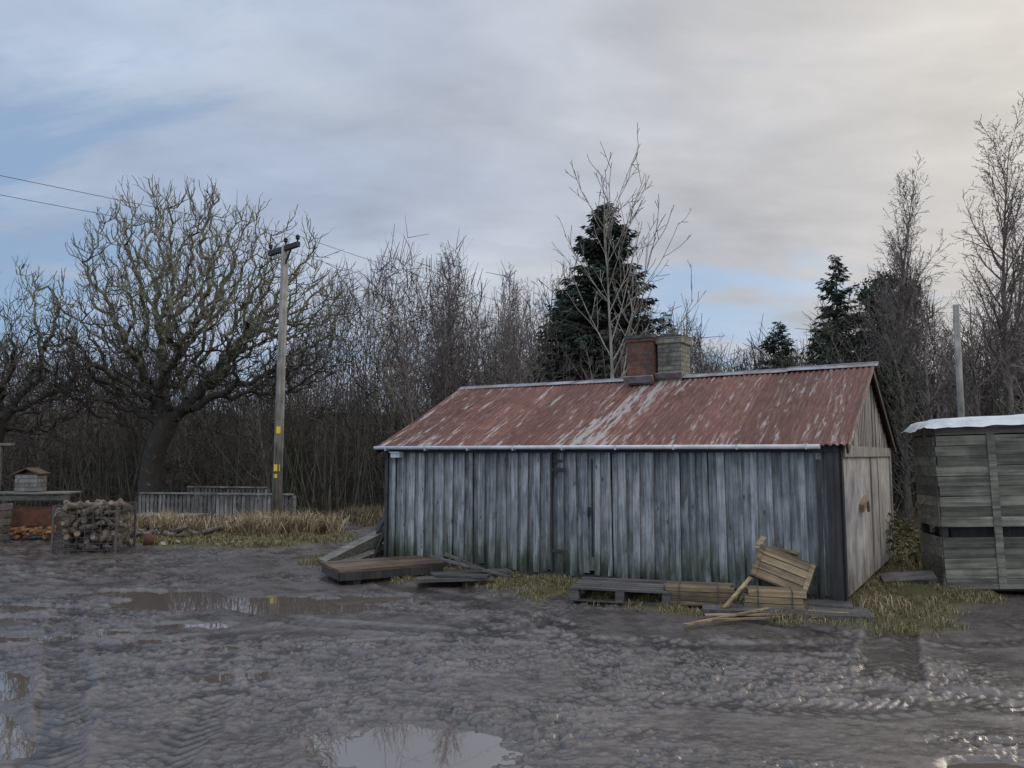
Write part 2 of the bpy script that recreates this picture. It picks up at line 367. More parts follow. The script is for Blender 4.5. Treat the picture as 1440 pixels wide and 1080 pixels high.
m=MB(); m.box((SL-.06,-.055,.9),(.17,.05,1.80)); m.box((SL+.012,-.03,.9),(.03,.10,1.8)); m.box((.0,-.03,.9),(.06,.07,1.8))
m.box((SL-.23,-.074,.85),(.05,.02,1.6))
m.box((SL/2,-.083,1.775),(SL,.025,.08))
m.box((SL/2,-.020,.04),(SL,.05,.14))
m.done('tarred_corner_posts',M_darkwood,shed)
m=MB(); m.cyl((-.14,-.19,EH-.015),(SL-.18,-.19,EH-.035),.028,n=10)
for k in range(9): m.box((.1+k*.79,-.17,EH-.03),(.02,.09,.065))
m.done('gutter',M_white,shed)
m=MB(); m.box((.27,-.12,1.70),(.18,.10,.075)); m.box((.27,-.13,1.745),(.2,.13,.015)); m.done('wall_lamp',M_white,shed)
m=MB()
m.box((SL+.008,1.10,.90),(.025,2.12,1.58)); m.box((SL+.010,3.25,.90),(.025,2.06,1.58)); m.done('gable_panels',M_ply,shed)
m=MB(); m.box((SL+.024,2.2,1.745),(.05,SD,.13)); m.box((SL+.026,2.2,.9),(.02,.07,1.55)); m.box((SL+.02,SD-.05,.9),(.05,.09,1.7)); m.box((SL+.02,2.9,.9),(.02,.035,1.5))
m.done('gable_rails',M_gboard,shed)
m=MB(); y=.1
while y<SD-.05:
    top=EH+(RH-EH)*(1-abs(y-SD/2)/(SD/2))-.07
    if top>1.86: m.box((SL+.012+rng.uniform(0,.012),y,(1.81+top)/2),(.02,rng.uniform(.085,.115),top-1.81),Matrix.Rotation(rng.uniform(-.02,.02),3,'X'))
    y+=.145
m.done('gable_boards',M_gboard,shed)
m=MB(); m.beam((SL+.05,1.08,1.04),(SL+.05,1.50,1.14),.05,.10); m.beam((SL+.08,1.38,1.12),(SL+.08,1.44,.99),.03,.05); m.done('latch_batten',M_newwood,shed)
m=MB()
y=.05
while y<SD: 
    m.box((-.012,y,.9),(.02,.15,1.75)); top=EH+(RH-EH)*(1-abs(y-SD/2)/(SD/2))-.07
    if top>1.86: m.box((-.02,y,(1.8+top)/2),(.02,.14,top-1.8))
    y+=.17
x=.05
while x<SL: m.box((x,SD+.012,.9),(.15,.02,1.75)); x+=.17
m.done('rear_boards',M_board,shed)
def roof_side(name,sgn):
    x0,x1=-.18,SL+.14; per=.076; nx=int((x1-x0)/per*8); ny=16
    e=np.array([-.17,EH-.09+.075]) ; rg=np.array([SD/2,RH])
    xs=np.linspace(x0,x1,nx); ts=np.linspace(0,1,ny)
    XX,T=np.meshgrid(xs,ts); d=rg-e; L=np.hypot(*d); nrm=np.array([-d[1],d[0]])/L
    wv=.011*np.sin(XX/per*2*math.pi)+.022*(fbm(XX*.8,T*2,3,77 if sgn>0 else 78)-.5)-.025*np.sin(T*math.pi)*.6
    lap=.004*(np.floor(XX/.69)%2)+np.where(T>.52,.006,0); wv=wv+lap
    edge=(T<.01)*(fbm(XX*3,T,2,80)-.5)*.05
    yy=e[0]+d[0]*T+nrm[0]*wv-edge; zz=e[1]+d[1]*T+nrm[1]*wv-.03*np.sin((XX-x0)/(x1-x0)*math.pi)*T
    if sgn<0: yy=SD-yy
    V=np.stack([XX.ravel(),yy.ravel(),zz.ravel()],1)
    i,j=np.meshgrid(np.arange(ny-1),np.arange(nx-1),indexing='ij')
    F=np.stack([i*nx+j,i*nx+j+1,(i+1)*nx+j+1,(i+1)*nx+j],-1).reshape(-1,4)
    np_mesh(name,V,F,M_roof,smooth=True,parent=shed)
roof_side('roof_front',1); roof_side('roof_rear',-1)
m=MB(); sl=math.atan2(RH-EH,SD/2)
for k in range(6):
    xa=-.19+k*(SL+.34)/6; xb=xa+(SL+.34)/6+.03; dz=rng.uniform(0,.010)-.03*math.sin((k+.5)/6*math.pi)
    for s in(1,-1):
        m.box(((xa+xb)/2,SD/2-s*.058,RH-.006+dz),(xb-xa,.125,.006),Matrix.Rotation(s*sl*.95,3,'X'))
    m.cyl((xa,SD/2,RH+.020+dz),(xb,SD/2,RH+.020+dz+rng.uniform(-.008,.008)),.013,n=8)
m.done('ridge_cap',M_flash,shed)
m=MB()
for s in(0,1):
    ye=-.15 if s==0 else SD+.15
    m.beam((SL+.10,ye,EH-.07),(SL+.10,SD/2,RH-.045),.025,.10); m.beam((-.13,ye,EH-.07),(-.13,SD/2,RH-.045),.025,.10)
m.done('bargeboards',M_darkwood,shed)
m=MB(); cx=3.52; cy=SD/2-.12; m.box((cx,cy,3.18),(.40,.40,.74)); m.box((cx,cy,3.52),(.44,.44,.05)); m.done('brick_stack',M_red,shed)
m=MB(); m.box((cx,cy,3.57),(.47,.47,.05)); m.done('brick_stack_cap',M_concrete,shed)
m=MB(); gx=3.96; gy=SD/2+.06; m.box((gx,gy,3.18),(.38,.42,.76)); m.box((gx,gy,3.50),(.43,.46,.10)); m.done('block_stack',M_block,shed)
m=MB(); m.box((gx,gy,3.567),(.40,.43,.03)); m.cyl((gx-.03,gy,3.57),(gx-.03,gy,3.66),.085,.07,12); m.done('block_stack_cap',M_concrete,shed)
m=MB(); m.box((cx,cy-.23,2.89),(.50,.03,.11),Matrix.Rotation(sl,3,'X')); m.box((gx+.0,gy-.25,2.95),(.44,.03,.08),Matrix.Rotation(sl,3,'X')); m.done('lead_flashing',M_flash,shed)
# ---------------------------------------------------------------- trees
RS=np.random.RandomState(99)
def tubes(P0,P1,R0,R1,sides):
    P0=np.array(P0);P1=np.array(P1);R0=np.array(R0);R1=np.array(R1)
    d=P1-P0; L=np.linalg.norm(d,axis=1,keepdims=True)+1e-9; d=d/L; P1=P1+d*R1[:,None]*.3
    h=np.where(np.abs(d[:,2:3])>.9,[[1.,0,0]],[[0,0,1.]]); u=np.cross(d,h); u/=np.linalg.norm(u,axis=1,keepdims=True); w=np.cross(d,u)
    if sides==2:   # thin twig as a narrow ribbon
        a=RS.uniform(0,6.28,(len(P0),1)); u=u*np.cos(a)+w*np.sin(a); k=1.25
        A=u*R0[:,None]*k; B=u*R1[:,None]*k
        V=np.stack([P0-A,P0+A,P1+B,P1-B],1).reshape(-1,3)
        return V,np.arange(len(P0)*4).reshape(-1,4)
    th=np.arange(sides)*2*math.pi/sides; c=np.cos(th);s=np.sin(th)
    ring=u[:,None,:]*c[None,:,None]+w[:,None,:]*s[None,:,None]
    A=P0[:,None]+ring*R0[:,None,None]; B=P1[:,None]+ring*R1[:,None,None]
    V=np.concatenate([A,B],1).reshape(-1,3); n=len(P0)
    k=np.arange(sides);k2=(k+1)%sides; base=(np.arange(n)*2*sides)[:,None]
    F=np.stack([base+k,base+k2,base+sides+k2,base+sides+k],-1).reshape(-1,4)
    return V,F
def segs_mesh(name,segs,mat,big=.05,obj=True,parent=None,loc=(0,0,0),ribbon=0):
    a=np.array([(*s[0],*s[1],s[2],s[3]) for s in segs]); Vs=[];Fs=[];off=0
    for mask,sd in((a[:,6]>=big,10),((a[:,6]<big)&(a[:,6]>=ribbon),3),(a[:,6]<ribbon,2)):
        q=a[mask]
        if len(q)==0: continue
        V,F=tubes(q[:,:3],q[:,3:6],q[:,6],q[:,7],sd); Vs.append(V);Fs.append(F+off);off+=len(V)
    return np_mesh(name,np.vstack(Vs),np.vstack(Fs),mat,smooth=True,obj=obj,parent=parent,loc=loc)
def gen_tree(seed,H,r0,n=(28,8,5),ang=(50,45,40),lr=(.38,.45,.5),up=(.0,.07,.04,.0),start=.25,wob=(.05,.14,.2,.2),rmin=.006,lean=(0,0),shape=.6):
    R=random.Random(seed); segs=[]
    def rv(): return Vector((R.uniform(-1,1),R.uniform(-1,1),R.uniform(-1,1)))
    def br(p,d,L,r,lev):
        ns=(16,8,5,3)[lev]; st=L/ns; pts=[(p.copy(),d.copy(),r)]
        for i in range(ns):
            d=(d+rv()*wob[lev]+Vector((0,0,up[lev]))).normalized(); p2=p+d*st
            r2=max(rmin*.8,r*(1-.9*((i+1)/ns)**(1.0))); r1=pts[-1][2]
            segs.append((tuple(p),tuple(p2),r1,r2)); p=p2; pts.append((p.copy(),d.copy(),r2))
        if lev<len(n):
            s0=start if lev==0 else .15; cnt=n[lev]
            if lev>0: cnt=max(1,int(cnt*R.uniform(.7,1.2)*min(1,L/(H*.25)+.35)))
            for k in range(cnt):
                f=s0+(1-s0)*(k+R.random())/cnt; f=min(f,.98); q=f*ns; i=int(q); fr=q-i
                a,da,ra=pts[i]; b_,db,rb=pts[min(i+1,ns)]
                pp=a.lerp(b_,fr); rr=ra*(1-fr)+rb*fr
                pe=da.cross(rv()); 
                if pe.length<1e-3: continue
                pe.normalize(); an=math.radians(ang[lev]*R.uniform(.7,1.25))
                dc=(da*math.cos(an)+pe*math.sin(an)).normalized()
                Lc=L*lr[lev]*(1-shape*((f-s0)/(1-s0)))*R.uniform(.65,1.2)
                br(pp,dc,Lc,max(rmin,min(rr*.6,.03*Lc+rmin)),lev+1)
    br(Vector((0,0,-.1)),Vector((lean[0],lean[1],1)).normalized(),H,r0,0)
    return segs
def colonize(attr,trunk,D,infl,kill,seed,up=.02,jit=.42,maxit=170):
    R=np.random.RandomState(seed); nodes=[np.array(p,float) for p in trunk]; par=[-1]+list(range(len(trunk)-1))
    A=attr.copy(); N=np.array(nodes); D2=np.linalg.norm(A[:,None]-N[None],axis=2); near=D2.argmin(1); nd=D2.min(1); kids={}
    for it in range(maxit):
        act=nd<infl
        if not act.any(): break
        acc=np.zeros((len(nodes),3)); dv=A[act]-N[near[act]]; dv/=np.linalg.norm(dv,axis=1,keepdims=True)+1e-9
        np.add.at(acc,near[act],dv); idx=np.unique(near[act]); new=[]
        for q in idx:
            if kids.get(q,0)>=3: continue
            v=acc[q]; v=v/(np.linalg.norm(v)+1e-9)+R.normal(0,jit,3)+np.array([0,0,up]); v/=np.linalg.norm(v)
            kids[q]=kids.get(q,0)+1; new.append(N[q]+v*D); par.append(int(q))
        if not new: break
        st=len(nodes); nodes+=new; nn=np.array(new); N=np.vstack([N,nn])
        dd=np.linalg.norm(A[:,None]-nn[None],axis=2); m_=dd.min(1); am=dd.argmin(1)
        better=m_<nd; near=np.where(better,am+st,near); nd=np.where(better,m_,nd)
        keep=nd>kill; A=A[keep];near=near[keep];nd=nd[keep]
        if len(A)==0: break
    return N,par
def crown_tree(name,base,trunk,env,natt,seed,tr,mat,D=.2,twl=(.25,.62),twn=2,tips=.011):
    R=np.random.RandomState(seed); pts=[]
    while len(pts)<natt:
        c,rx,ry,rz=env[R.randint(len(env))]; p=R.normal(0,1,3); p/=np.linalg.norm(p); p*=R.rand()**(1/2.3)
        pts.append([c[0]+p[0]*rx,c[1]+p[1]*ry,c[2]+p[2]*rz])
    N,par=colonize(np.array(pts),trunk,D,1.8,D*1.6,seed)
    n=len(N); r=np.zeros(n); ch=np.zeros(n,int); E=2.5
    for q in range(n-1,0,-1):
        if r[q]==0: r[q]=tips
        r[par[q]]=(r[par[q]]**E+r[q]**E)**(1/E); ch[par[q]]+=1
    k=tr/r[len(trunk)//2]; r=tips+(r-tips)*k
    segs=[]
    for q in range(1,n): segs.append((tuple(N[par[q]]),tuple(N[q]),min(r[par[q]],r[q]*1.35),r[q]))
    segs[0]=(segs[0][0],segs[0][1],tr*1.45,tr*1.1)
    P=random.Random(seed)
    cen=Vector(env[0][0])
    for q in range(len(trunk),n):
        if r[q]<.085:
            dd=Vector(N[q]-N[par[q]]).normalized()
            for _ in range(twn if ch[q] else twn+1):
                if P.random()<.2: continue
                out=(Vector(N[q])-cen).normalized()
                d=(dd*.5+out*.35+Vector((P.uniform(-1,1),P.uniform(-1,1),P.uniform(-.6,1)))).normalized()
                p=Vector(N[q]); L=P.uniform(*twl); ns=4; rr=tips*.95
                for i in range(ns):
                    d=(d+Vector((P.uniform(-1,1),P.uniform(-1,1),P.uniform(-.5,1)))*.35+Vector((0,0,.22))).normalized()
                    p2=p+d*L/ns; segs.append((tuple(p),tuple(p2),rr,rr*.85)); rr*=.85
                    if P.random()<.45:
                        d2=(d+Vector((P.uniform(-1,1),P.uniform(-1,1),P.uniform(-.3,1)))).normalized()
                        segs.append((tuple(p2),tuple(p2+d2*L*.3),rr*.9,rr*.6))
                    p=p2
    return segs_mesh(name,segs,mat,big=.035,loc=base,ribbon=.009)
crown_tree('old_chestnut_tree',(-9.9,21,0),[(0,0,-.1),(.05,0,.5),(.05,.05,1.0),(.1,.05,1.5),(.22,0,1.95),(.4,0,2.35),(.55,0,2.7)],
  [((1.35,0,5.7),4.2,3.2,3.3),((.6,0,7.1),2.7,2.4,2.1),((2.8,-.3,5.0),2.9,2.6,2.1),((-.9,0,4.4),2.7,2.4,1.9)],1900,5,.29,M_moss,D=.21,tips=.014)
crown_tree('old_lime_tree',(-13.9,20.5,0),[(0,0,-.1),(0,0,.6),(.1,0,1.2),(.1,0,1.8),(.2,0,2.4)],
  [((0,0,4.4),2.6,2.4,2.6),((.4,0,3.4),2.4,2.2,2.0)],700,9,.22,M_moss,D=.22)
segs_mesh('young_ash_tree',gen_tree(23,7.6,.085,n=(19,7,3),ang=(44,34,35),lr=(.52,.42,.4),up=(0,.10,.08,.05),start=.30,wob=(.03,.08,.12,.15),rmin=.010,lean=(-.03,0),shape=.45),M_pale,loc=(2.65,19,0))
for k,(x,y,h,sd) in enumerate([(13.2,26,10.6,31),(14.7,22.5,10.8,32),(16.3,25.,9.6,33),(-2.7,29,9.2,34),(-.6,31,8.6,35),(13.9,27,9.5,36)]):
    segs_mesh('birch_tree',gen_tree(sd,h,.12,n=(50,13,8),ang=(36,38,40),lr=(.28,.45,.5),up=(0,.12,.0,-.10),start=.30,wob=(.04,.12,.2,.25),rmin=.0065,shape=.6),M_birch,loc=(x,y,0),ribbon=.008)
tmpl=[]
for k in range(7):
    H=9+.5*k
    sg=gen_tree(100+k,H,.10+.01*k,n=(30,8,5),ang=(45,42,40),lr=(.32,.45,.5),start=.12+.08*(k%3),up=(0,.12,.05,0),wob=(.06,.14,.2,.22),rmin=.008,lean=(random.uniform(-.1,.1),0))
    tmpl.append((H,segs_mesh('bare_tree_mesh',sg,[M_bark,M_bark2,M_birch,M_bark][k%4],obj=False,ribbon=.011)))
wood_e=empty('woodland')
def prof(r):
    xs=[-1.3,-.7,-.55,-.45,-.3,-.22,-.12,0,.12,.22,.3,.38,.45,.6,.8,1.3]
    hs=[6,5.6,5.2,5.0,5.4,7.0,8.8,8.2,8.0,7.0,5.7,5.8,7.0,7.6,8.2,8]
    return np.interp(r,xs,hs)
R=random.Random(55)
def inst(x,y,h,k=None):
    H,me=tmpl[R.randrange(7) if k is None else k]; o=bpy.data.objects.new('bare_tree',me); s=h/H
    o.scale=(s*R.uniform(.9,1.3),s*R.uniform(.9,1.3),s); o.rotation_euler=(0,0,R.uniform(0,6.28)); o.location=(x,y,0); link(o,wood_e)
for k in range(165):
    y=22.5+14*R.random()**1.1; r=R.uniform(-.9,.9); x=r*y
    if y<25 and -.62<r<-.2 : y+=3
    h=prof(r)*(.55+.45*y/30)*R.uniform(.74,1.04)
    if y<27: h*=.85
    inst(x,y,h)
for x,y,h in((8.6,16.8,4.2),(10.2,18.2,5.2),(11.6,18.8,5.6),(13.2,20.5,6.2),(9.4,20.,5.2),(7.6,18.5,4.2),(11.0,21.5,6.4),(12.4,17.2,5.2),(15,20,6.5),(6.6,19.5,3.8)): inst(x,y,h)
def band(name,n,ymin,ymax,hfun,lmin,lmax,rw,mat,rmin=-1.05,rmax=1.05,vert=.5,pw=1.5,seed=1,clump=False,sides=2):
    R=np.random.RandomState(seed); r=R.uniform(rmin,rmax,n); y=R.uniform(ymin,ymax,n); hh=hfun(r)
    if clump: hh=hh*(.55+.75*fbm(r*26,y*.02,3,seed))
    h=hh*R.rand(n)**pw
    P0=np.stack([r*y,y,h],1); d=R.normal(0,1,(n,3)); d[:,2]=np.abs(d[:,2])*vert*3; d/=np.linalg.norm(d,axis=1,keepdims=True)
    L=R.uniform(lmin,lmax,n)[:,None]; P1=P0+d*L; w=R.uniform(.5,1,n)*rw
    V,F=tubes(P0,P1,w,w*.5,sides); return np_mesh(name,V,F,mat,parent=wood_e)
band('twig_mass',80000,38,50,lambda r:prof(r)*1.40,.5,1.5,.020,M_twig,pw=.95,seed=3,clump=True,vert=.8)
band('brush_mass',42000,24,37,lambda r:prof(r)*.66,.5,1.5,.012,M_twig,pw=1.2,seed=4,clump=True)
band('stems',3600,21.5,38,lambda r:.01+0*r,1.8,5.0,.024,M_bark2,vert=3,seed=5,sides=3)
# spruces
def spruce(name,loc,H,Rb,seed,nb=230,first=.08):
    R=np.random.RandomState(seed); segs=[((0,0,-.1),(0,0,H*.98),.018*H,.01)]; V=[];
    P=[];
    for k in range(nb):
        f=first+(1-first)*((k+R.rand())/nb)**.9; z=H*f; L=Rb*(1-f)**.75*R.uniform(.6,1.15)+.12; az=R.uniform(0,6.28)
        dx,dy=math.cos(az),math.sin(az); m=max(4,int(L*25))
        up=.25 if f>.8 else -.12
        pz=lambda s: z+up*s*L+.16*(s*s)*L
        segs.append(((0,0,z),(dx*L*.95,dy*L*.95,pz(.95)),.012,.004))
        for q in range(m):
            s=(q+R.rand())/m; s=.12+.88*s
            c=np.array([dx*L*s,dy*L*s,pz(s)]); side=R.choice([-1,1]); tl=.16+.28*(1-s*.5)*min(1,L)*R.uniform(.6,1.3)
            d=np.array([dx*.6-dy*side*R.uniform(.3,1),dy*.6+dx*side*R.uniform(.3,1),-R.uniform(0,.85)]); d/=np.linalg.norm(d)
            w=np.cross(d,R.normal(0,1,3)); w/=np.linalg.norm(w)+1e-9; w*=tl*.15
            P.append([c-w*.5,c+d*tl*.5-w,c+d*tl,c+d*tl*.5+w])
    P=np.array(P); e=empty(name,loc)
    np_mesh('foliage',P.reshape(-1,3),np.arange(len(P)*4).reshape(-1,4),M_needle,parent=e)
    segs_mesh('trunk',segs,M_bark,parent=e); return e
spruce('spruce_tree',(3.45,27.5,0),10.9,3.5,1,640)
spruce('spruce_tree',(2.2,29.5,0),8.6,2.8,7,300)
spruce('spruce_tree',(13.3,31,0),9.9,2.2,2,280)
spruce('spruce_tree',(11.2,32,0),7.3,2.1,3,240)
spruce('spruce_tree',(12.2,29,0),6.8,2.3,4,240)
spruce('spruce_tree',(6.7,33,0),7.9,1.4,5,160)
def leaf_cloud(name,loc,clumps,nper,size,mat,seed,segs=None,bm=None):
    R=np.random.RandomState(seed); C=[]
    for cx,cy,cz,rr in clumps:
        p=R.normal(0,1,(nper,3)); p/=np.linalg.norm(p,axis=1,keepdims=True); p*=(R.rand(nper,1)**.45)*rr; C.append(p+[cx,cy,cz])
    C=np.vstack(C); n=len(C); a=R.normal(0,1,(n,3)); a/=np.linalg.norm(a,axis=1,keepdims=True); b=np.cross(a,R.normal(0,1,(n,3))); b/=np.linalg.norm(b,axis=1,keepdims=True)
    s=size*R.uniform(.6,1.4,(n,1)); P=np.stack([C-a*s,C-b*s*.6,C+a*s,C+b*s*.6],1)
    e=empty(name,loc); np_mesh('leaves',P.reshape(-1,3),np.arange(n*4).reshape(-1,4),mat,parent=e)
    if segs: segs_mesh('branches',segs,bm or M_bark,parent=e)
def ivytree(loc,H,w,seed,nc=60,npc=190):
    R=random.Random(seed); cl=[]
    for k in range(nc):
        f=R.random()**.8; a=R.uniform(0,6.28); q=w*(1-.55*f)*R.random()**.6; cl.append((q*math.cos(a),q*math.sin(a),.8+(H-1.)*f,R.uniform(.25,.6)))
    leaf_cloud('ivy_clad_tree',loc,cl,npc,.065,M_ivy,seed,gen_tree(seed,H+1.,.14,n=(24,6,3),lr=(.3,.45,.5)))
ivytree((14.0,28.5,0),8.6,1.9,41,90); ivytree((12.6,25,0),4.6,1.5,42,45,140)
ivytree((-4.0,31,0),3.4,1.5,44,40); ivytree((16.5,24,0),3.6,2.0,43,50,150)
R=random.Random(9)
cl=[(R.uniform(-1.,1.),R.uniform(-.7,.7),R.uniform(.1,.75),R.uniform(.15,.35)) for _ in range(26)]
leaf_cloud('bramble_bush',(6.75,12.3,0),cl,110,.035,M_bramble,3,gen_tree(5,1.4,.012,n=(20,4,2),start=.0,lr=(.6,.5,.5),rmin=.004))
# ---------------------------------------------------------------- grass
def grass(name,n,xr,yr,mat,hmin,hmax,seed,wd=.006,thr=.35,extra=None,lo=.25,hi=.62):
    R=np.random.RandomState(seed); X=R.uniform(*xr,n); Y=R.uniform(*yr,n); g=masks(X,Y)[0]
    if extra is not None: g=extra(X,Y,g)
    dens=fbm(X*4,Y*4,3,seed)
    keep=(g>thr+R.rand(n)*.5)&(dens>R.uniform(lo,hi,n)); X=X[keep];Y=Y[keep]; dn=dens[keep]
    lx=(X-SO[0])*SC-(Y-SO[1])*SS; ly=(X-SO[0])*SS+(Y-SO[1])*SC
    k=~((lx>0)&(lx<SL)&(ly>-.06)&(ly<SD)); X=X[k];Y=Y[k];dn=dn[k];n=len(X); h=gheight(X,Y)[0]
    L=R.uniform(hmin,hmax,n)*(.5+dn*1.1); a=R.uniform(0,6.28,n); ln=R.uniform(.1,1.3,n)
    dx=np.cos(a)*ln;dy=np.sin(a)*ln; b=R.uniform(0,6.28,n); wx=np.cos(b)*wd;wy=np.sin(b)*wd
    B=np.stack([X,Y,h-.01],1); W=np.stack([wx,wy,0*wx],1); D1=np.stack([dx*.3,dy*.3,np.ones(n)*.6],1)*L[:,None]; D2=np.stack([dx,dy,1-.45*ln],1)*L[:,None]
    V=np.stack([B-W,B+W,B+D1+W*.8,B+D1-W*.8,B+D2],1).reshape(-1,3); q=(np.arange(n)*5)[:,None]
    me=bpy.data.meshes.new(name); 
    loops=np.concatenate([(q+np.array([[0,1,2,3]])).ravel(),(q+np.array([[3,2,4]])).ravel()]).astype(np.int32)
    me.vertices.add(len(V)); me.vertices.foreach_set('co',V.astype(np.float32).ravel()); me.loops.add(len(loops)); me.loops.foreach_set('vertex_index',loops)
    me.polygons.add(2*n); me.polygons.foreach_set('loop_start',np.concatenate([np.arange(n)*4,4*n+np.arange(n)*3]).astype(np.int32)); me.update(calc_edges=True)
    me.materials.append(mat); return link(bpy.data.objects.new(name,me))
grass('grass',320000,(-3.9,7.2),(6.6,14.2),M_grass,.02,.09,1,wd=.0035,thr=.15,lo=.30,hi=.60)
grass('grass',42000,(-9,-2.5),(13.8,18),M_grass,.03,.12,2,wd=.006,lo=.35,hi=.62)
def ex(X,Y,g):
    q=1-sstep(.5,1.,np.hypot((X+5.1)/1.9,(Y-16.7)/.8)); q2=1-sstep(.5,1,np.hypot((X+7.6)/1.2,(Y-16.9)/.7)); return np.maximum(q,q2)
grass('dry_grass_tufts',36000,(-9,-2.8),(15.5,18.),M_straw,.15,.55,3,wd=.008,extra=ex,lo=.40,hi=.6)
def ex2(X,Y,g):
    q=1-sstep(.4,1.,np.hypot((X-4.0)/.5,(Y-8.55)/.35)); q2=1-sstep(.4,1,np.hypot((X-6.6)/1.5,(Y-11.5)/1.2)); return np.maximum(q,q2)
grass('dry_grass_tufts',14000,(3,8.2),(8,13),M_straw,.06,.22,4,wd=.005,extra=ex2)
grass('long_grass',14000,(-4.5,8),(18.5,22),M_long,.15,.45,5,wd=.009,extra=lambda X,Y,g:np.ones_like(X)*.8)
# ---------------------------------------------------------------- utility poles and cables
def upole(loc):
    e=empty('utility_pole',loc); m=MB(); m.cyl((0,0,-.1),(0.03,0,6.5),.115,.08,14); m.done('pole',M_pole,e)
    ux,uy=.737,-.675; m=MB(); m.beam((-ux*.62,-uy*.62,6.42),(ux*.62,uy*.62,6.42),.09,.11); m.beam((0,0,5.95),(ux*.3,uy*.3,6.36),.03,.05); m.done('crossarm',M_darkwood,e)
    m=MB()
    for s in(-.58,0.08,.58):
        x,y=ux*s,uy*s; zz=6.47 if s!=.08 else 6.5
        m.cyl((x,y,zz),(x,y,zz+.07),.02,n=8); m.cyl((x,y,zz+.07),(x,y,zz+.12),.05,.045,10); m.cyl((x,y,zz+.12),(x,y,zz+.17),.055,.03,10)
    m.done('insulators',M_ceramic,e)
    m=MB(); m.box((.03,-.118,2.26),(.09,.012,.16)); m.box((.02,-.12,1.42),(.13,.012,.15),Matrix.Rotation(.1,3,'Z')); m.box((.0,-.12,1.24),(.09,.012,.09))
    m.done('yellow_labels',M_yellow,e)
    m=MB(); m.cyl((-.03,-.122,.1),(-.03,-.118,2.0),.012,n=6); m.box((.05,-.125,1.3),(.03,.014,.9)); m.done('earth_wire',M_wire,e)
P0=(-5.25,17.3,0); upole(P0); PA=(-5.25-.675*36,17.3-.737*36,0); PB=(-5.25+.675*38,17.3+.737*38,0); upole(PA); upole(PB)
def cable(a,b,sag,par):
    a=Vector(a);b=Vector(b);n=24;pts=[]
    for i in range(n+1):
        t_=i/n;p=a.lerp(b,t_);p.z-=4*sag*t_*(1-t_);pts.append(p)
    for i in range(n): par.cyl(pts[i],pts[i+1],.0055,n=4,cap=False)
m=MB()
for s in(-.58,.58):
    off=Vector((.737*s,-.675*s,6.62))
    cable(Vector(PA)+off,Vector(P0)+off,.35,m); cable(Vector(P0)+off,Vector(PB)+off,.9,m)
m.done('overhead_cable',M_cable)
m=MB(); m.cyl((0,0,-.1),(.02,0,4.5),.07,.052,10); m.done('wooden_post',M_pole,None,(8.3,14.2,0))
# ---------------------------------------------------------------- fence (bridge parapets)
def fence(name,a,b,h,seed):
    R=random.Random(seed); e=empty(name); a=Vector(a);b=Vector(b);d=b-a;L=d.length;u=d/L; q=math.atan2(u.y,u.x); Rm=Matrix.Rotation(q,3,'Z')
    m=MB(); s=0
    while s<L:
        p=a+u*s; hh=h*R.uniform(.92,1.04); m.box((p.x,p.y,.06+hh/2),(.075,.018,hh),Rm@Matrix.Rotation(R.uniform(-.03,.03),3,'Y')); s+=.115
    m.done('palings',M_fencew,e); m=MB(); n=Vector((-u.y,u.x,0))*.035
    for z in(.22,h*.85): m.beam(a+n+Vector((0,0,z)),b+n+Vector((0,0,z)),.04,.08)
    m.beam(a+Vector((0,0,h+.085)),b+Vector((0,0,h+.085)),.12,.035)
    k=int(L/1.3)
    for i in range(k+1):
        p=a+u*(L*i/k)+n*2.2; m.box((p.x,p.y,h/2),(.09,.09,h+.1))
    m.done('rails_and_posts',M_greywood,e)
fence('timber_fence',(-9.45,19.7,0),(-5.35,18.9,0),.66,1); fence('timber_fence',(-9.2,22.0,0),(-6.8,21.5,0),.72,2)
# ---------------------------------------------------------------- left clutter
R=random.Random(4)
e=empty('firewood_cage',(-7.55,14.1,0),.12); m=MB(); W,D,Hh=1.05,.9,.82
for i in range(9):
    x=-W/2+W*i/8; m.beam((x,-D/2,.02),(x,-D/2,Hh),.008,.008); m.beam((x,D/2,.02),(x,D/2,Hh),.008,.008)
for i in range(8):
    z=.04+(Hh-.04)*i/7
    for s in(-1,1): m.beam((-W/2,s*D/2,z),(W/2,s*D/2,z),.008,.008); m.beam((s*W/2,-D/2,z),(s*W/2,D/2,z),.008,.008)
for i in range(8):
    y=-D/2+D*i/7
    for s in(-1,1): m.beam((s*W/2,y,.02),(s*W/2,y,Hh),.008,.008)
for sx in(-1,1):
    for sy in(-1,1): m.box((sx*W/2,sy*D/2,Hh/2),(.035,.035,Hh))
m.done('wire_cage',M_wire,e)
m=MB(); m2=MB()
for k in range(170):
    z=R.uniform(.08,.82); x=R.uniform(-.46,.46); y=R.uniform(-.38,.34); a=R.uniform(0,6.28); r=R.uniform(.03,.07); L=R.uniform(.10,.18)
    if R.random()<.3: a=R.choice((1.57,-1.57))+R.uniform(-.4,.4)
    if abs(math.cos(a))*L+abs(x)>.54: a=1.57
    d=Vector((math.cos(a)*L,math.sin(a)*L*.8,R.uniform(-.08,.08))); p=Vector((x,y,z)); m.cyl(p-d,p+d,r,r*.92,7); 
    dn=d.normalized()*.004; m2.cyl(p-d-dn,p-d,r*.86,n=7); m2.cyl(p+d,p+d+dn,r*.8,n=7)
m.done('logs',M_logbark,e); m2.done('log_ends',M_logend,e)
e=empty('garden_workbench',(-10.2,16.6,0),.08); m=MB()
for k in range(5): m.box((0,-.28+.14*k,.9),(1.65,.13,.035))
for sx in(-.76,.76):
    for sy in(-.27,.27): m.box((sx,sy,.44),(.08,.08,.88))
m.box((0,-.3,.8),(1.6,.03,.1)); m.box((0,-.3,.25),(1.6,.03,.08)); m.done('frame',M_greywood,e)
e=empty('beehive_box',(-10.35,16.65,.92),.1); m=MB(); 
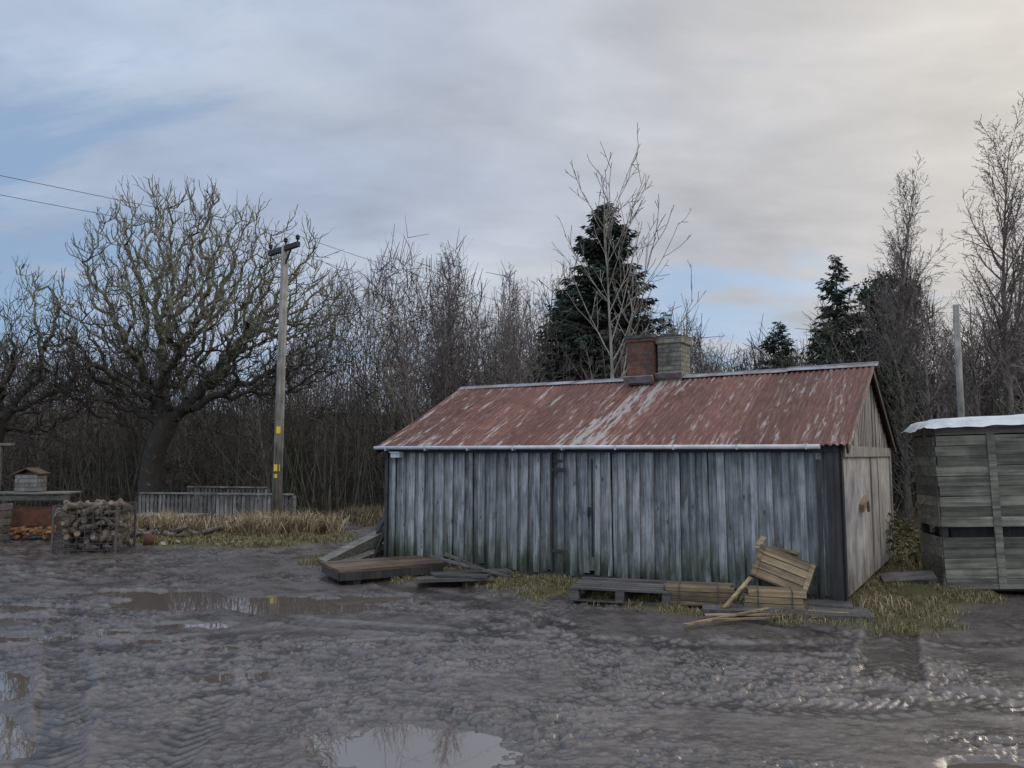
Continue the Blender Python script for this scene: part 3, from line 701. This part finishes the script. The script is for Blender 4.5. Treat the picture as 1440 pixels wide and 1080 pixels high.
for k in range(4): m.box((0,0,.055+k*.09),(.46-.005*k,.42,.082))
m.done('slatted_body',M_fencew,e); m=MB(); m.box((-.13,0,.44),(.32,.5,.025),Matrix.Rotation(-.42,3,'Y')); m.box((.13,0,.44),(.32,.5,.025),Matrix.Rotation(.42,3,'Y')); m.done('pitched_lid',M_brownwood,e)
e=empty('rusty_fire_trough',(-9.75,15.9,0),.05); m=MB(); m.box((0,.25,.38),(.95,.02,.5)); m.box((-.47,0,.33),(.02,.5,.5)); m.box((.47,0,.33),(.02,.5,.5)); m.box((0,-.25,.45),(.95,.02,.32)); m.box((0,0,.1),(.95,.5,.02))
for sx in(-.45,.45): m.box((sx,-.24,.15),(.05,.05,.3))
m.done('steel_sides',M_rust,e); m=MB()
for k in range(26):
    p=Vector((R.uniform(-.42,.42),R.uniform(-.36,-.28),R.uniform(.05,.24))); m.cyl(p,p+Vector((R.uniform(-.15,.15),.15,.02)),R.uniform(.03,.055),n=6)
m.done('split_logs',M_orange,e)
m=MB()
for k in range(5): m.box((0,-.3,.08+.15*k),(.8,.02,.12)); m.box((.4,0,.08+.15*k),(.02,.62,.12)); m.box((-.4,0,.08+.15*k),(.02,.62,.12))
for sx in(-.36,.36): m.box((sx,-.27,.4),(.06,.04,.8))
m.done('slatted_crate',M_greywood,None,(-10.45,15.3,0))
m=MB(); m.box((0,0,.95),(.09,.09,1.9)); m.box((.0,0,1.93),(.5,.14,.05)); m.done('gate_post',M_greywood,None,(-10.9,16.4,0),(0,0,.2))
m=MB(); m.cyl((0,0,-.03),(0,.02,.2),.13,.11,14); m.done('tree_stump',M_rust,None,(-6.85,14.75,0))
m=MB()
for k in range(14):
    p=Vector((R.uniform(-1.3,1.3),R.uniform(-.25,.25),.02)); s=R.uniform(.03,.09); m.box(p,(s*1.6,s,s*.7),Euler((R.random(),R.random(),R.random()*3)).to_matrix())
m.done('stones',M_sand,None,(-5.4,14.6,.02))
m=MB()
for k in range(22):
    p=Vector((R.uniform(-1.,1.),R.uniform(-.35,.35),.04+R.random()*.12)); m.cyl(p,p+Vector((R.uniform(-.4,.4),R.uniform(-.3,.3),R.uniform(0,.1))),R.uniform(.02,.06),n=7)
m.done('brushwood_pile',M_logbark,None,(-7.1,15.8,.02))
m=MB()
for k in range(6): m.box((0,-.4+.15*k,.3),(1.6,.13,.03))
m.box((-.7,0,.14),(.1,.8,.28)); m.box((.7,0,.14),(.1,.8,.28)); m.done('timber_platform',M_greywood,None,(-8.1,18.3,0),(0,0,-.2))
# ---------------------------------------------------------------- items by the shed
e=empty('timber_panel',(-1.83,11.0,.0),.50); m=MB()
for k in range(6): m.box((0,-.40+.16*k,.18),(1.50,.153,.035))
m.done('deck_boards',M_brownwood,e); m=MB(); m.box((0,-.46,.11),(1.46,.05,.10)); m.box((0,.46,.11),(1.46,.05,.10)); m.box((-.72,0,.11),(.05,.86,.1)); m.box((.72,0,.11),(.05,.86,.1)); m.box((-.5,0,.03),(.1,.9,.07)); m.box((.5,0,.03),(.1,.9,.07)); m.done('frame',M_darkwood,e)
e=empty('scrap_boards',(-.75,10.3,.03),.15); m=MB()
m.box((0,0,.05),(1.0,.32,.04),Matrix.Rotation(-.05,3,'X')); m.box((.25,.35,.07),(1.1,.28,.035),Matrix.Rotation(.2,3,'Z')); m.beam((-.3,.5,.28),(.75,.1,.04),.07,.03); m.beam((-.1,.62,.3),(.55,.35,.05),.06,.03); m.box((.1,-.02,.09),(.7,.22,.03),Matrix.Rotation(-.3,3,'Z')); m.done('boards',M_palletw,e)
m=MB(); m.beam((-2.85,11.75,.06),(-2.1,12.75,.42),.16,.15,.2); m.beam((-2.6,11.9,.02),(-2.0,12.9,.2),.12,.12,.5); m.done('timber_beam',M_greywood)
m=MB(); m.beam((-2.45,12.55,0),(-1.98,12.75,.85),.2,.04); m.beam((-2.35,12.9,0),(-2.0,12.95,.7),.3,.04,.3); m.beam((-2.25,12.45,0),(-2.05,12.5,.5),.12,.03); m.done('leaning_boards',M_darkwood)
def pallet(name,loc,rz,w,d,mat):
    e=empty(name,loc,rz); m=MB()
    for k in range(6): m.box((0,-d/2+.06+k*(d-.12)/5,.135),(w,.115,.022))
    m.done('top_slats',mat,e); m=MB()
    for s in(-1,0,1):
        m.box((s*(w/2-.05),0,.111),(.1,d,.02)); m.box((s*(w/2-.05),0,.011),(.1,d,.022))
        for q in(-1,0,1): m.box((s*(w/2-.055),q*(d/2-.06),.061),(.1,.12,.078))
    for q in(-1,1): m.box((0,q*(d/2-.06),-.0),(w,.1,.02))
    m.done('blocks',mat,e); return e
pallet('wooden_pallet',(1.33,9.22,.045),math.radians(-17),1.15,.8,M_palletw)
def bundle(name,loc,rot,w,d,h,mat,rows=4):
    e=empty(name,loc,rot=rot); m=MB(); R=random.Random(int(w*1000)); nz=rows; ny=max(3,int(d/.09))
    for i in range(nz):
        for j in range(ny): m.box((R.uniform(-.03,.03),-d/2+(j+.5)*d/ny+R.uniform(-.004,.004),(i+.5)*h/nz),(w*R.uniform(.94,1),d/ny*.93,h/nz*.88))
    m.done('battens',mat,e); m=MB()
    for s in(-.28,.28):
        m.box((s*w,-d/2-.008,h/2),(.012,.004,h)); m.box((s*w,0,h+.004),(.012,d,.004))
    m.done('straps',M_concrete,e)
M_b2=wood('stained_timber',(.09,.065,.035),(.24,.18,.10),0,24,.65,var=.3)
bundle('timber_bundle',(2.1,8.82,.05),(0,0,math.radians(-14)),.74,.42,.20,M_b2)
bundle('timber_bundle',(2.86,8.55,.05),(0,0,math.radians(-16)),.62,.34,.20,M_newwood,3)
e=empty('broken_crate',(3.02,8.92,.22),rot=(math.radians(-12),math.radians(20),math.radians(-22))); m=MB()
for k in range(4): m.box((0,-.17,.045+.088*k),(.62,.016,.08)); 
for k in range(4): m.box((0,.17,.045+.088*k),(.62,.016,.08))
for k in range(4): m.box((0,-.13+.09*k,.0),(.62,.08,.016)); m.box((.0,-.13+.09*k,.36),(.62,.08,.014))
for s in(-1,1): m.box((s*.30,0,.18),(.02,.32,.34)); m.box((s*.28,-.185,.18),(.05,.014,.36))
m.done('slats',M_newwood,e); m=MB(); m.beam((-.33,-.1,.30),(-.31,-.04,.46),.07,.02); m.beam((-.2,.05,.38),(.1,.08,.44),.06,.02,.3); m.done('broken_slats',M_newwood,e)
m=MB(); m.beam((1.68,7.68,.05),(2.7,8.28,.09),.04,.018); m.beam((1.95,7.85,.06),(2.75,8.02,.05),.035,.018); m.beam((2.25,8.35,.08),(2.62,8.6,.36),.04,.02); m.beam((2.0,8.15,.05),(2.9,8.12,.06),.05,.018)
m.beam((3.05,8.05,.06),(3.5,8.1,.05),.08,.025); m.beam((3.1,8.2,.07),(3.62,8.12,.06),.06,.025); m.done('loose_battens',M_newwood)
m=MB(); m.box((2.9,8.35,.05),(1.7,.5,.05),Matrix.Rotation(-.25,3,'Z')); m.box((3.35,8.6,.07),(.7,.3,.06),Matrix.Rotation(-.4,3,'Z')); m.done('scrap_sheet',M_palletw)
m=MB(); m.beam((4.7,9.95,.10),(5.3,9.8,.16),.2,.12,.4); m.done('timber_sleeper',M_palletw)
# ---------------------------------------------------------------- crate stack with tarp
e=empty('timber_crate_stack',(5.38,9.72,.0),rot=(0,math.radians(-1.6),math.radians(-9))); W=3.8; DD=.72; m=MB(); R=random.Random(12)
for k in range(16):
    zz=.11+k*.126
    if k==5: continue
    hh=.122 if R.random()<.75 else .098
    for xs in range(3):
        m.box((W*(1/6+xs/3)+R.uniform(-.01,.01),-.01-R.uniform(0,.014),zz),(W/3-.012,.02,hh),Matrix.Rotation(R.uniform(-.010,.010),3,'Y'))
    m.box((-.0,DD/2,zz),(.02,DD,hh)); m.box((W,DD/2,zz),(.02,DD,hh)); m.box((W/2,DD,zz),(W,.02,hh))
m.done('slats',M_crate,e); m=MB()
for xx in(.05,W/3,W*2/3,W-.05):
    for yy in(.05,DD-.05): m.box((xx,yy,1.03),(.08,.08,2.06))
m.box((W/2,DD/2,.06),(W-.06,DD-.1,.1)); m.box((W/2,DD/2,1.03),(W-.3,DD-.2,1.96))
m.done('corner_posts',M_darkwood,e)
m=MB()
for xx in(W*.17,W*.5,W*.84): m.box((xx,-.035,1.0),(.09,.018,1.9))
m.done('front_battens',M_crate,e)
nx,ny=80,24; XX,YY=np.meshgrid(np.linspace(-.12,W+.1,nx),np.linspace(-.12,DD+.12,ny)); ed=np.minimum(np.minimum(XX+.12,W+.1-XX)/.12,np.minimum(YY+.12,DD+.12-YY)/.12)
ZZ=2.12+.05*fbm(XX*2,YY*2,3,5)+.05*np.sin(np.clip(XX/1.4,0,1)*math.pi/2)-.12*(1-sstep(0,1.1,ed))*(.5+.9*fbm(XX*3,YY*3,3,9))
i,j=np.meshgrid(np.arange(ny-1),np.arange(nx-1),indexing='ij')
np_mesh('white_tarpaulin',np.stack([XX.ravel(),YY.ravel(),ZZ.ravel()],1),np.stack([i*nx+j,i*nx+j+1,(i+1)*nx+j+1,(i+1)*nx+j],-1).reshape(-1,4),M_tarp,smooth=True,parent=e)
# ---------------------------------------------------------------- sky & light
SE,SR=math.radians(20),math.radians(52)
sd=(math.sin(SR)*math.cos(SE),math.cos(SR)*math.cos(SE),math.sin(SE))
w=bpy.data.worlds.new('World'); S.world=w; t=NT(w); bg=t.N['Background']
sky=t.n('ShaderNodeTexSky',sky_type='NISHITA'); sky.sun_disc=False; sky.sun_elevation=SE; sky.sun_rotation=SR
g=t.n('ShaderNodeTexCoord').outputs['Generated']; x,y,z=t.sep(g); zc=t.math('MAXIMUM',z,0.)
dn=t.math('ADD',zc,.25); cv=t.comb(t.math('DIVIDE',x,dn),t.math('DIVIDE',y,dn),.3)
n1=t.noise(t.mapv(cv,(.8,1.2,1),(.3,.2,0),(0,0,.5)),1.,6,.52,.4); n2=t.noise(t.mapv(cv,(.9,2.2,1),(5.3,2.2,0),(0,0,-.35)),1.,7,.6,.3)
n3=t.noise(t.mapv(cv,(1,1.6,1),(9,4,0)),1.9,6,.55,.3)
cl=t.ramp(n1,[(.28,(3.7,4.1,5.0)),(.5,(4.7,5.0,5.7)),(.72,(6.4,6.5,6.8))])
az=t.smooth(x,-.6,.65)
cl=t.mix(1,cl,t.mix(az,(.88,1.0,1.14),(1.14,1.07,.99)),'MULTIPLY')
cl=t.mix(1,cl,t.ramp(n3,[(.32,.82),(.68,1.12)]),'MULTIPLY')
nish=t.mix(1,sky.outputs[0],(.55,.75,1.1),'MULTIPLY')
blue=t.mix(.65,nish,(3.6,5.2,7.2))
gap=t.n('ShaderNodeVectorMath',{0:g,1:(.29,.94,.17)},operation='DOT_PRODUCT').outputs['Value']; gap=t.smooth(gap,.975,1.,0,.13)
gap2=t.n('ShaderNodeVectorMath',{0:g,1:(-.60,.76,.24)},operation='DOT_PRODUCT').outputs['Value']; gap2=t.smooth(gap2,.95,1.,0,.07)
clear=t.math('ADD',t.math('ADD',n2,t.math('ADD',gap,gap2)),t.smooth(z,.30,.12,0,.03))
clear=t.smooth(clear,.54,.68); col=t.mix(t.math('MULTIPLY',clear,.85),cl,blue)
dt=t.n('ShaderNodeVectorMath',{0:g,1:sd},operation='DOT_PRODUCT').outputs['Value']; dt=t.math('MAXIMUM',dt,0.)
gl=t.math('POWER',dt,8.); col=t.mix(t.math('MULTIPLY',gl,.75),col,t.mix(1,(9.8,9.1,7.9),t.ramp(n3,[(.3,.76),(.7,1.12)]),'MULTIPLY'))
zen=t.smooth(z,.50,.95,1.,2.5); bk=t.smooth(y,.2,-.6,1.,1.5)
k=t.math('MULTIPLY',zen,bk); col=t.mix(1,col,t.comb(k,k,k),'MULTIPLY')
t.L.new(col,bg.inputs['Color']); bg.inputs['Strength'].default_value=.1
l=bpy.data.lights.new('sun','SUN'); l.energy=1.2; l.angle=math.radians(16); l.color=(1,.9,.78); lo=bpy.data.objects.new('sun',l); COL.objects.link(lo)
lo.rotation_euler=Vector(sd).to_track_quat('Z','Y').to_euler()
cam=bpy.data.cameras.new('camera'); cam.sensor_width=36; cam.lens=27; cam.clip_end=2000; cam.clip_start=.05
co=bpy.data.objects.new('camera',cam); COL.objects.link(co); co.location=(0,0,1.7); co.rotation_euler=(math.radians(95.29),0,0); S.camera=co
S.view_settings.view_transform='Standard'; S.view_settings.look='None'; S.view_settings.exposure=0
